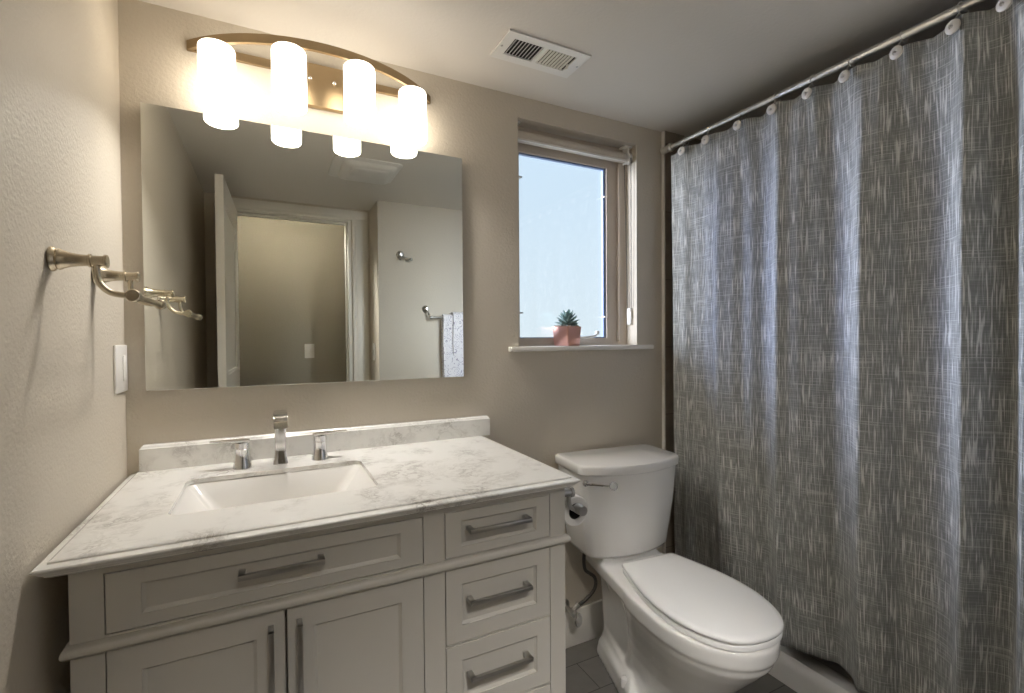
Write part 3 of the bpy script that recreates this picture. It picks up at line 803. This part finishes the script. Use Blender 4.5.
# ------------------------------------------------------------------ toilet
T = thing('toilet', (1.557, -0.026, 0), 'white two-piece toilet with elongated closed lid between vanity and shower curtain', 'toilet', rz=math.radians(-5.1))
def sm(a, b_, t): return a + (b_ - a) * t
def egg(z, yr, yf, hw, yc, er=0.62, n_=56):
    out = []
    for i in range(n_):
        a = 2 * math.pi * i / n_; c, s = math.cos(a), math.sin(a)
        if s >= 0: out.append((0.006 + hw * (abs(c) ** 0.9) * (1 if c > 0 else -1), yc + (yr - yc) * s ** er, z))
        else: out.append((0.006 + hw * c, yc + (yf - yc) * (-s) ** 0.95, z))
    return out
bm = B()
S = [(0.0, -0.20, -0.575, 0.112, -0.40), (0.03, -0.20, -0.575, 0.110, -0.40), (0.06, -0.21, -0.575, 0.102, -0.41), (0.12, -0.22, -0.590, 0.100, -0.43), (0.17, -0.24, -0.620, 0.108, -0.46), (0.22, -0.25, -0.660, 0.122, -0.49),
     (0.27, -0.26, -0.703, 0.140, -0.51), (0.31, -0.27, -0.738, 0.156, -0.525), (0.345, -0.27, -0.766, 0.168, -0.53), (0.365, -0.27, -0.771, 0.173, -0.53), (0.372, -0.27, -0.779, 0.178, -0.53), (0.41, -0.27, -0.782, 0.179, -0.53), (0.422, -0.27, -0.778, 0.176, -0.53)]
loft(bm, [egg(z, a, b_, w, c) for z, a, b_, w, c in S])
bowlmesh = bm
# rear column under the tank, deck and foot are fused with the bowl into one casting
def dk(z, y0_, y1_, w0, w1): return [(-w0, y0_, z), (w0, y0_, z), (w1, y1_, z), (-w1, y1_, z)]
loft(bm, [dk(0.355, -0.05, -0.36, 0.085, 0.135), dk(0.375, -0.03, -0.38, 0.110, 0.155), dk(0.422, -0.025, -0.38, 0.118, 0.158)])
loft(bm, [dk(0.0, -0.085, -0.36, 0.048, 0.085), dk(0.12, -0.085, -0.36, 0.050, 0.088), dk(0.30, -0.075, -0.36, 0.056, 0.10), dk(0.38, -0.05, -0.38, 0.085, 0.135)])
loft(bm, [dk(0.0, -0.065, -0.40, 0.070, 0.142), dk(0.02, -0.065, -0.40, 0.070, 0.142), dk(0.055, -0.075, -0.37, 0.068, 0.134), dk(0.085, -0.09, -0.34, 0.062, 0.105), dk(0.12, -0.10, -0.33, 0.055, 0.07)])
loft(bm, [dk(0.415, -0.05, -0.20, 0.115, 0.125), dk(0.4385, -0.05, -0.20, 0.110, 0.120)])
# trapway swelling on the sides
for s in (-1, 1):
    tube(bm, smooth_path([(s * 0.030, -0.15, 0.31), (s * 0.040, -0.22, 0.335), (s * 0.052, -0.30, 0.30), (s * 0.052, -0.34, 0.22), (s * 0.050, -0.33, 0.14), (s * 0.045, -0.28, 0.07)], 5), 0.045, 12)
bowl = link('bowl', bm, m_porc, T, local=True, sharp=180)
r_ = bowl.modifiers.new('fuse', 'REMESH'); r_.mode = 'VOXEL'; r_.voxel_size = 0.0055; r_.use_smooth_shade = True
s_ = bowl.modifiers.new('soften', 'SMOOTH'); s_.factor = 0.5; s_.iterations = 7
for x in (-0.112, 0.112):
    link('bolt_cap', lathe(B(), [(0, 0), (0.0165, 0), (0.0160, 0.018), (0.0135, 0.026), (0.007, 0.0300), (0, 0.031)], (x, -0.318, 0.050), 'z', 18), m_porc, bowl, local=True)
def tring(z, hw, yb, yf, bulge, r=0.022):
    out = []
    for x, y in rrect(-hw, hw, yf, yb, r, 5):
        t = max(0, min(1, (yb - y) / (yb - yf))); out.append((x, y - bulge * t * (1 - (x / hw) ** 2), z))
    return out
def dens(ring):     # add points along the long front edge so that it can bow
    return ring
def tring2(z, hw, yb, yf, bulge, r=0.022):
    out = []
    base = rrect(-hw, hw, yf, yb, r, 5)
    nb = len(base)
    for i in range(nb):
        a, b_ = base[i], base[(i + 1) % nb]
        k = 14 if abs(a[0] - b_[0]) > hw else 1
        for j in range(k):
            x, y = a[0] + (b_[0] - a[0]) * j / k, a[1] + (b_[1] - a[1]) * j / k
            t = max(0, min(1, (yb - y) / (yb - yf))); out.append((x, y - bulge * t * (1 - (x / hw) ** 2), z))
    return out
tank = link('tank', loft(B(), [tring2(0.4385, 0.160, -0.025, -0.175, 0.035), tring2(0.443, 0.170, -0.018, -0.186, 0.042), tring2(0.460, 0.178, -0.014, -0.192, 0.050), tring2(0.62, 0.202, -0.010, -0.200, 0.056), tring2(0.754, 0.214, -0.008, -0.204, 0.060)]), m_porc, T, local=True, sharp=50)
link('tank_lid', loft(B(), [tring2(0.7545, 0.219, -0.002, -0.206, 0.062), tring2(0.757, 0.222, 0.0, -0.209, 0.062), tring2(0.781, 0.223, 0.001, -0.210, 0.062), tring2(0.787, 0.221, -0.001, -0.208, 0.062), tring2(0.790, 0.215, -0.007, -0.202, 0.060)]), m_porc, T, local=True, sharp=50)
# flush lever: metal arm with crystal knob
ly = -0.240
bm = B(); lathe(bm, [(0, 0.0), (0.011, 0.0), (0.011, -0.008), (0.007, -0.013), (0, -0.014)], (-0.205, -0.216, 0.730), 'y', 18)
tube(bm, smooth_path([(-0.205, -0.227, 0.730), (-0.186, -0.240, 0.7295), (-0.155, -0.256, 0.727), (-0.135, -0.265, 0.7255)]), [0.0055] * 6 + [0.0045] * 13, 10)
lev = link('flush_lever', bm, m_chrome, tank, local=True)
bm = B(); bmesh.ops.create_icosphere(bm, subdivisions=2, radius=0.0155, matrix=Matrix.Translation((-0.124, -0.271, 0.725)))
kn = link('lever_knob', bm, m_crystal, tank, local=True, flat=True); kn['label'] = 'clear faceted knob'
# seat and lid
half_ = [(0.0, 0.284), (0.104, 0.284), (0.113, 0.290), (0.130, 0.345), (0.149, 0.405), (0.166, 0.475), (0.1735, 0.55), (0.169, 0.618), (0.154, 0.678), (0.129, 0.727), (0.094, 0.764), (0.050, 0.784), (0.0, 0.790)]
def outline(scale=1.0, grow=0.0):
    pts = [Vector((x, -y, 0)) for x, y in half_]
    sp_ = smooth_path(pts[2:], 4); right = [pts[0], pts[1]] + sp_
    left = [Vector((-p.x, p.y, 0)) for p in right[1:-1]][::-1]
    ring = right + left; c = Vector((0, -0.54, 0))
    out = []
    for p in ring:
        dd = (p - c); q_ = c + dd * (1 + grow / dd.length); out.append(Vector((q_.x * 0.968 + 0.009, q_.y * 0.988, 0)))
    return out
def oz(z, g): return [(p.x, p.y, z) for p in outline(grow=g)]
link('seat', loft(B(), [oz(0.4225, -0.006), oz(0.4245, -0.003), oz(0.437, -0.003), oz(0.4395, -0.006)]), m_seat, T, local=True, sharp=50)
link('lid', loft(B(), [oz(0.4425, -0.006), oz(0.444, -0.002), oz(0.447, 0.0), oz(0.453, 0.0), oz(0.4565, -0.004), oz(0.4585, -0.02), oz(0.460, -0.07)]), m_seat, T, local=True, sharp=50)
for x in (-0.07, 0.07):
    link('hinge', lathe(B(), [(0, -0.018), (0.011, -0.018), (0.011, 0.018), (0, 0.018)], (x, -0.276, 0.4375), 'x', 14), m_seat, T, local=True)

# water supply: valve on the wall and braided hose to the tank
sv = thing('supply_valve', (1.40, -0.03, 0.15), 'chrome water shutoff valve with braided hose on the wall behind the toilet', 'valve')
bm = B()
lathe(bm, [(0, -0.0005), (0.024, -0.0005), (0.022, -0.006), (0.010, -0.010), (0.008, -0.012), (0.008, -0.045), (0.013, -0.046), (0.013, -0.075), (0.009, -0.078), (0.006, -0.080), (0.006, -0.092), (0, -0.092)], (1.388, 0, 0.170), 'y', 18)
lathe(bm, [(0, 0.0), (0.009, 0.0), (0.009, 0.022), (0.011, 0.023), (0.011, 0.034), (0, 0.034)], (1.388, -0.060, 0.176), (Vector((0, 1, 0)), Vector((-0.6, 0, 0.8)), Vector((0.8, 0, 0.6))), 16)
body = link('valve_body', bm, m_pull, sv)
bm = B()
lathe(bm, [(0, -0.005), (0.011, -0.005), (0.016, -0.003), (0.017, 0.0), (0.016, 0.004), (0.010, 0.006), (0, 0.006)], (1.388, -0.098, 0.160), 'y', 22)
for v in bm.verts: v.co.z = 0.160 + (v.co.z - 0.160) * 1.7
link('oval_handle', bm, m_chrome, body)
hp = smooth_path([(1.410, -0.060, 0.192), (1.440, -0.064, 0.205), (1.474, -0.070, 0.232), (1.488, -0.074, 0.262), (1.480, -0.078, 0.296), (1.450, -0.084, 0.322), (1.425, -0.092, 0.345), (1.412, -0.102, 0.385), (1.411, -0.108, 0.432)], 8)
link('braided_hose', tube(B(), hp, 0.0068, 12), m_dkmetal, sv)
link('tank_nut', lathe(B(), [(0, 0), (0.015, 0), (0.017, 0.004), (0.017, 0.012), (0, 0.012)], (1.411, -0.108, 0.4255), 'z', 14), m_plastic, sv)

# ------------------------------------------------------------------ toilet paper holder on the vanity's side, with its roll
tp = thing('toilet_paper_holder', (VX1, -0.52, 0.83), 'dark brushed toilet paper holder fixed to the right side of the vanity', 'paper holder')
PX, PZ = 1.090, 0.7775
bm = B()
lathe(bm, [(0, 0.0006), (0.016, 0.0006), (0.016, 0.005), (0.011, 0.007), (0.0105, 0.045), (0.0135, 0.046), (0.0135, 0.054), (0, 0.055)], (VX1, -0.530, 0.826), 'x', 20)
link('post', bm, m_pull, tp)
arm = smooth_path([(1.060, -0.530, 0.820), (1.060, -0.531, 0.800), (1.065, -0.532, 0.786), (1.077, -0.533, 0.778), (PX + 0.004, -0.533, PZ - 0.004)], 6)
link('curved_arm', tube(B(), arm, 0.0062, 12), m_pull, tp)
bm = B(); lathe(bm, [(0, -0.556), (0.0125, -0.556), (0.0138, -0.553), (0.0138, -0.527), (0.0125, -0.525), (0.008, -0.524), (0.008, -0.400), (0.010, -0.398), (0, -0.398)], (PX, 0, PZ), 'y', 20)
link('roll_bar', bm, m_pull, tp)
roll = thing('toilet_roll', (PX, -0.46, PZ), 'white toilet paper roll hanging on the holder beside the vanity', 'toilet paper')
def hollow(bm, ro, ri, a0, a1, c, axis, seg=40):
    u, v, w = AX[axis]; c = Vector(c)
    rg = [[c + w * a + (u * math.cos(t) + v * math.sin(t)) * r for t in [2 * math.pi * k / seg for k in range(seg)]] for r, a in ((ri, a0), (ro - 0.003, a0), (ro, a0 + 0.003), (ro, a1 - 0.003), (ro - 0.003, a1), (ri, a1), (ri, a0))]
    loft(bm, rg, caps=(False, False)); bmesh.ops.remove_doubles(bm, verts=bm.verts, dist=1e-6); return bm
link('paper', hollow(B(), 0.042, 0.0225, -0.520, -0.410, (PX, 0, PZ - 0.0112), 'y'), m_paper, roll)
link('cardboard_core', hollow(B(), 0.0223, 0.0195, -0.5195, -0.4105, (PX, 0, PZ - 0.0112), 'y', 30), m_card, roll)

# ------------------------------------------------------------------ shower: pan with kerb, rod, curtain, hooks
bm = B()
prof = [(1.971, 0.0005), (1.971, 0.066), (1.974, 0.082), (1.981, 0.094), (1.990, 0.100), (2.052, 0.100), (2.064, 0.095), (2.070, 0.083), (2.075, 0.045), (2.12, 0.034), (2.746, 0.040), (2.746, 0.0005)]
extrude(bm, prof, 'y', YN + 0.002, -0.018)
tag(link('shower_pan', bm, m_porc, sharp=30), 'low white shower pan with rounded kerb under the grey curtain', 'shower pan')

RX, RZ = 1.9035, 2.063
rod = thing('curtain_rod', (RX, -0.8, RZ), 'satin metal tension rod carrying the shower curtain under the ceiling', 'curtain rod')
link('thin_tube', lathe(B(), [(0, -0.62), (0.0105, -0.62), (0.0105, -0.045), (0, -0.045)], (RX, 0, RZ), 'y', 20), m_rod, rod)
link('thick_tube', lathe(B(), [(0, YN + 0.03), (0.0125, YN + 0.03), (0.0125, -0.566), (0.0115, -0.562), (0, -0.562)], (RX, 0, RZ), 'y', 20), m_rod, rod)
for y0_, s in ((-0.0165, -1), (YN, 1)):
    prof = [(0, 0.0008), (0.0165, 0.0008), (0.0165, 0.003), (0.0150, 0.010), (0.0150, 0.034), (0.0155, 0.038), (0.0180, 0.042), (0.0190, 0.046), (0.0190, 0.052), (0.0175, 0.056), (0.0135, 0.059), (0, 0.059)]
    link('end_flange', lathe(B(), [(r, s * h_) for r, h_ in prof], (RX, y0_, RZ), 'y', 24), m_rod, rod)

HOOKS = [-0.152, -0.276, -0.420, -0.553, -0.676, -0.789, -0.920, -1.042, -1.140]
ridge = [-0.06, -0.315, -0.570, -0.822, -1.052, -1.158, -1.34, -1.60]
amp = [0.010, 0.020, 0.032, 0.042, 0.036, 0.036, 0.044, 0.04]
ys = np.linspace(-0.072, -1.60, 520)
def fold(ys):
    out = np.zeros_like(ys)
    for i, y in enumerate(ys):
        k = 0
        while k < len(ridge) - 2 and y < ridge[k + 1]: k += 1
        t = (ridge[k] - y) / (ridge[k] - ridge[k + 1]); t = min(max(t, 0), 1)
        a = amp[k + 1] if t > 0.70 else amp[k] + (amp[k + 1] - amp[k]) * (t / 0.70)
        if t < 0.70: s = math.sin(math.pi / 2 * t / 0.70) ** 1.15
        else: s = 1 - ((t - 0.70) / 0.30) ** 1.15
        out[i] = a * (2 * s - 1)
    ker = np.exp(-0.5 * (np.arange(-8, 9) / 2.2) ** 2); ker /= ker.sum()
    return np.convolve(np.pad(out, 8, mode='edge'), ker, mode='valid')
f0 = fold(ys)
f1 = 0.004 * np.sin(ys * 61.0 + 0.7) + 0.003 * np.sin(ys * 103.0)
bm = B(); uvl = bm.loops.layers.uv.new('cloth')
NZ = 90; ZT, ZH = 2.034, 0.172
grid = []; uvs = {}
for j in range(NZ + 1):
    v = j / NZ; z = ZT + (ZH - ZT) * v
    grow = 0.30 + 0.70 * min(1, v / 0.22) ** 0.8
    flare = 0.045 * max(0, (v - 0.35) / 0.65) ** 1.6
    row = []
    for i, y in enumerate(ys):
        dmin = min(abs(y - h_) for h_ in HOOKS + [-1.25, -1.37, -1.5])
        sag_ = 0.010 * min(1, dmin / 0.06) ** 2 * max(0, 1 - v / 0.05)
        pin = 0.010 * math.exp(-(dmin / 0.022) ** 2) * max(0, 1 - v / 0.12)
        sway = 0.012 * math.sin(3.0 * v + y * 2.0) * v
        x = RX - 0.002 + f0[i] * grow + f1[i] * (0.6 + 0.4 * v) + flare - pin
        edge_in = max(0, 1 - (ys[0] - y) / 0.15)
        yy = y + sway - edge_in * 0.022 * math.sin(math.pi * min(1, v * 1.1)) * 0.9 + edge_in * 0.03 * max(0, v - 0.7)
        vert = bm.verts.new((x, yy, z - sag_)); row.append(vert)
        uvs[vert] = (-y * 1.12, z)
    grid.append(row)
for j in range(NZ):
    for i in range(len(ys) - 1):
        f = bm.faces.new((grid[j][i], grid[j][i + 1], grid[j + 1][i + 1], grid[j + 1][i]))
        for lp in f.loops: lp[uvl].uv = uvs[lp.vert]
cur = link('shower_curtain', bm, m_curtain, sharp=180)
tag(cur, 'grey slub-weave fabric shower curtain hanging from the rod beside the toilet', 'shower curtain')
sol = cur.modifiers.new('cloth_thickness', 'SOLIDIFY'); sol.thickness = 0.0012

ORD = ['first', 'second', 'third', 'fourth', 'fifth', 'sixth', 'seventh', 'eighth', 'ninth']
def hook():
    t = thing('curtain_hook', (RX, 0, RZ), 'hook', 'curtain hook', 'disc curtain hooks along the shower rod')
    bm = B(); torus(bm, (0, 0, -0.004), 0.0175, 0.0016, 'y', 26, 8)
    tube(bm, smooth_path([(-0.012, 0, -0.0175), (-0.022, 0, -0.030), (-0.026, 0, -0.044)], 4), 0.0014, 8)
    link('wire_ring', bm, m_rod, t, local=True)
    bm = B(); lathe(bm, [(0, 0.0), (0.009, 0.0), (0.0150, -0.002), (0.0172, -0.0055), (0.0165, -0.009), (0.012, -0.0115), (0.006, -0.0125), (0.0045, -0.0105), (0, -0.010)], (-0.026, 0, -0.053), 'x', 28)
    dsc = link('disc', bm, m_disc, t, local=True)
    bm = B(); lathe(bm, [(0, 0.0), (0.003, 0.0), (0.003, -0.003), (0, -0.004)], (-0.0362, 0, -0.053), 'x', 12)
    link('pin', bm, m_pull, dsc, local=True)
    return t
hk = hook()
for i, y in enumerate(HOOKS):
    if i == 0: o = hk
    else:
        o = hk.copy(); COL.objects.link(o)
        for ch in hk.children:
            c = ch.copy(); COL.objects.link(c); c.parent = o
            for g_ in ch.children:
                e_ = g_.copy(); COL.objects.link(e_); e_.parent = c
    o.location = (RX - 0.002, y, RZ)
    o.rotation_euler = (0, 0, math.radians(10 - 4.0 * i + random.uniform(-4, 4)))
    o['label'] = f'cream disc curtain hook, {ORD[i]} along the rod counting from the window wall'
hk.location = (RX - 0.002, HOOKS[0], RZ)

# ------------------------------------------------------------------ fittings on the end wall, seen in the mirror
rh = thing('robe_hook', (1.137, YN, 1.808), 'brushed nickel double robe hook on the wall above the towel, seen in the mirror', 'robe hook')
AYP = (Vector((1, 0, 0)), Vector((0, 0, 1)), Vector((0, 1, 0)))
link('base', lathe(B(), [(0, 0.0006), (0.026, 0.0006), (0.027, 0.004), (0.024, 0.009), (0.014, 0.014), (0.010, 0.03), (0.0115, 0.034), (0.0115, 0.045), (0, 0.046)], (1.137, YN, 1.808), 'y', 24), m_pull, rh)
for s in (-1, 1):
    L = 0.058 if s > 0 else 0.014
    p_ = smooth_path([(1.137, YN + 0.035, 1.802), (1.137 + s * L * 0.25, YN + 0.045, 1.784), (1.137 + s * L * 0.7, YN + 0.058, 1.776), (1.137 + s * L, YN + 0.064, 1.774)], 5)
    bm = B(); tube(bm, p_, 0.0055, 10)
    bmesh.ops.create_uvsphere(bm, u_segments=12, v_segments=8, radius=0.0105, matrix=Matrix.Translation(p_[-1]))
    link('prong', bm, m_pull, rh)
tr = thing('towel_bar', (1.55, YN, 1.45), 'nickel towel bar holding the white towels, seen in the mirror', 'towel bar')
for x in (1.309, 1.80):
    po = link('post', lathe(B(), [(0, 0.0006), (0.024, 0.0006), (0.025, 0.004), (0.021, 0.008), (0.013, 0.016), (0.010, 0.030), (0.011, 0.033), (0.011, 0.05), (0, 0.051)], (x, YN, 1.448), 'y', 24), m_pull, tr)
    s = 1 if x < 1.5 else -1
    link('curved_arm', tube(B(), smooth_path([(x, YN + 0.044, 1.440), (x + s * 0.008, YN + 0.050, 1.415), (x + s * 0.014, YN + 0.062, 1.395), (x + s * 0.018, YN + 0.068, 1.389)], 5), 0.006, 10), m_pull, po)
link('rail', lathe(B(), [(0, 1.319), (0.0105, 1.319), (0.0105, 1.334), (0.0075, 1.336), (0.0075, 1.772), (0.0105, 1.774), (0.0105, 1.789), (0, 1.789)], (0, YN + 0.068, 1.389), 'x', 18), m_pull, tr)
def drape(name, x0_, x1_, yc, ri, th, zf, zb, top_z, label):
    """cloth folded over the rail: constant-thickness inverted U, slightly rippled"""
    prof = []
    nA = 12
    def side(r):
        pts = [(yc + r, zf)]
        for k in range(14): pts.append((yc + r + 0.002 * math.sin(k * 1.1), zf + (top_z - zf) * (k + 1) / 14))
        for k in range(1, nA): pts.append((yc + r * math.cos(math.pi * k / nA), top_z + r * math.sin(math.pi * k / nA)))
        for k in range(15): pts.append((yc - r, top_z - (top_z - zb) * k / 14))
        return pts
    outer, inner = side(ri + th), side(ri)
    poly = outer + inner[::-1]
    bm = B(); rings = []
    M_ = 14
    for k in range(M_ + 1):
        x = x0_ + (x1_ - x0_) * k / M_
        w = 0.0035 * math.sin(k * 1.7) + (0.002 if k in (0, M_) else 0)
        rings.append([(x + 0.004 * math.sin(z * 9), y + (w if z < top_z else 0) * (1 if y > yc else 0), z) for y, z in poly])
    loft(bm, rings)
    return tag(link(name, bm, m_towel, sharp=60), label, 'towel')
drape('bath_towel', 1.408, 1.715, YN + 0.068, 0.0092, 0.014, 0.80, 0.90, 1.389, 'larger white towel with lilac print on the end-wall bar, under the hand towel')
drape('hand_towel', 1.474, 1.700, YN + 0.068, 0.0300, 0.011, 1.135, 1.20, 1.389, 'smaller white printed hand towel folded over the larger towel')
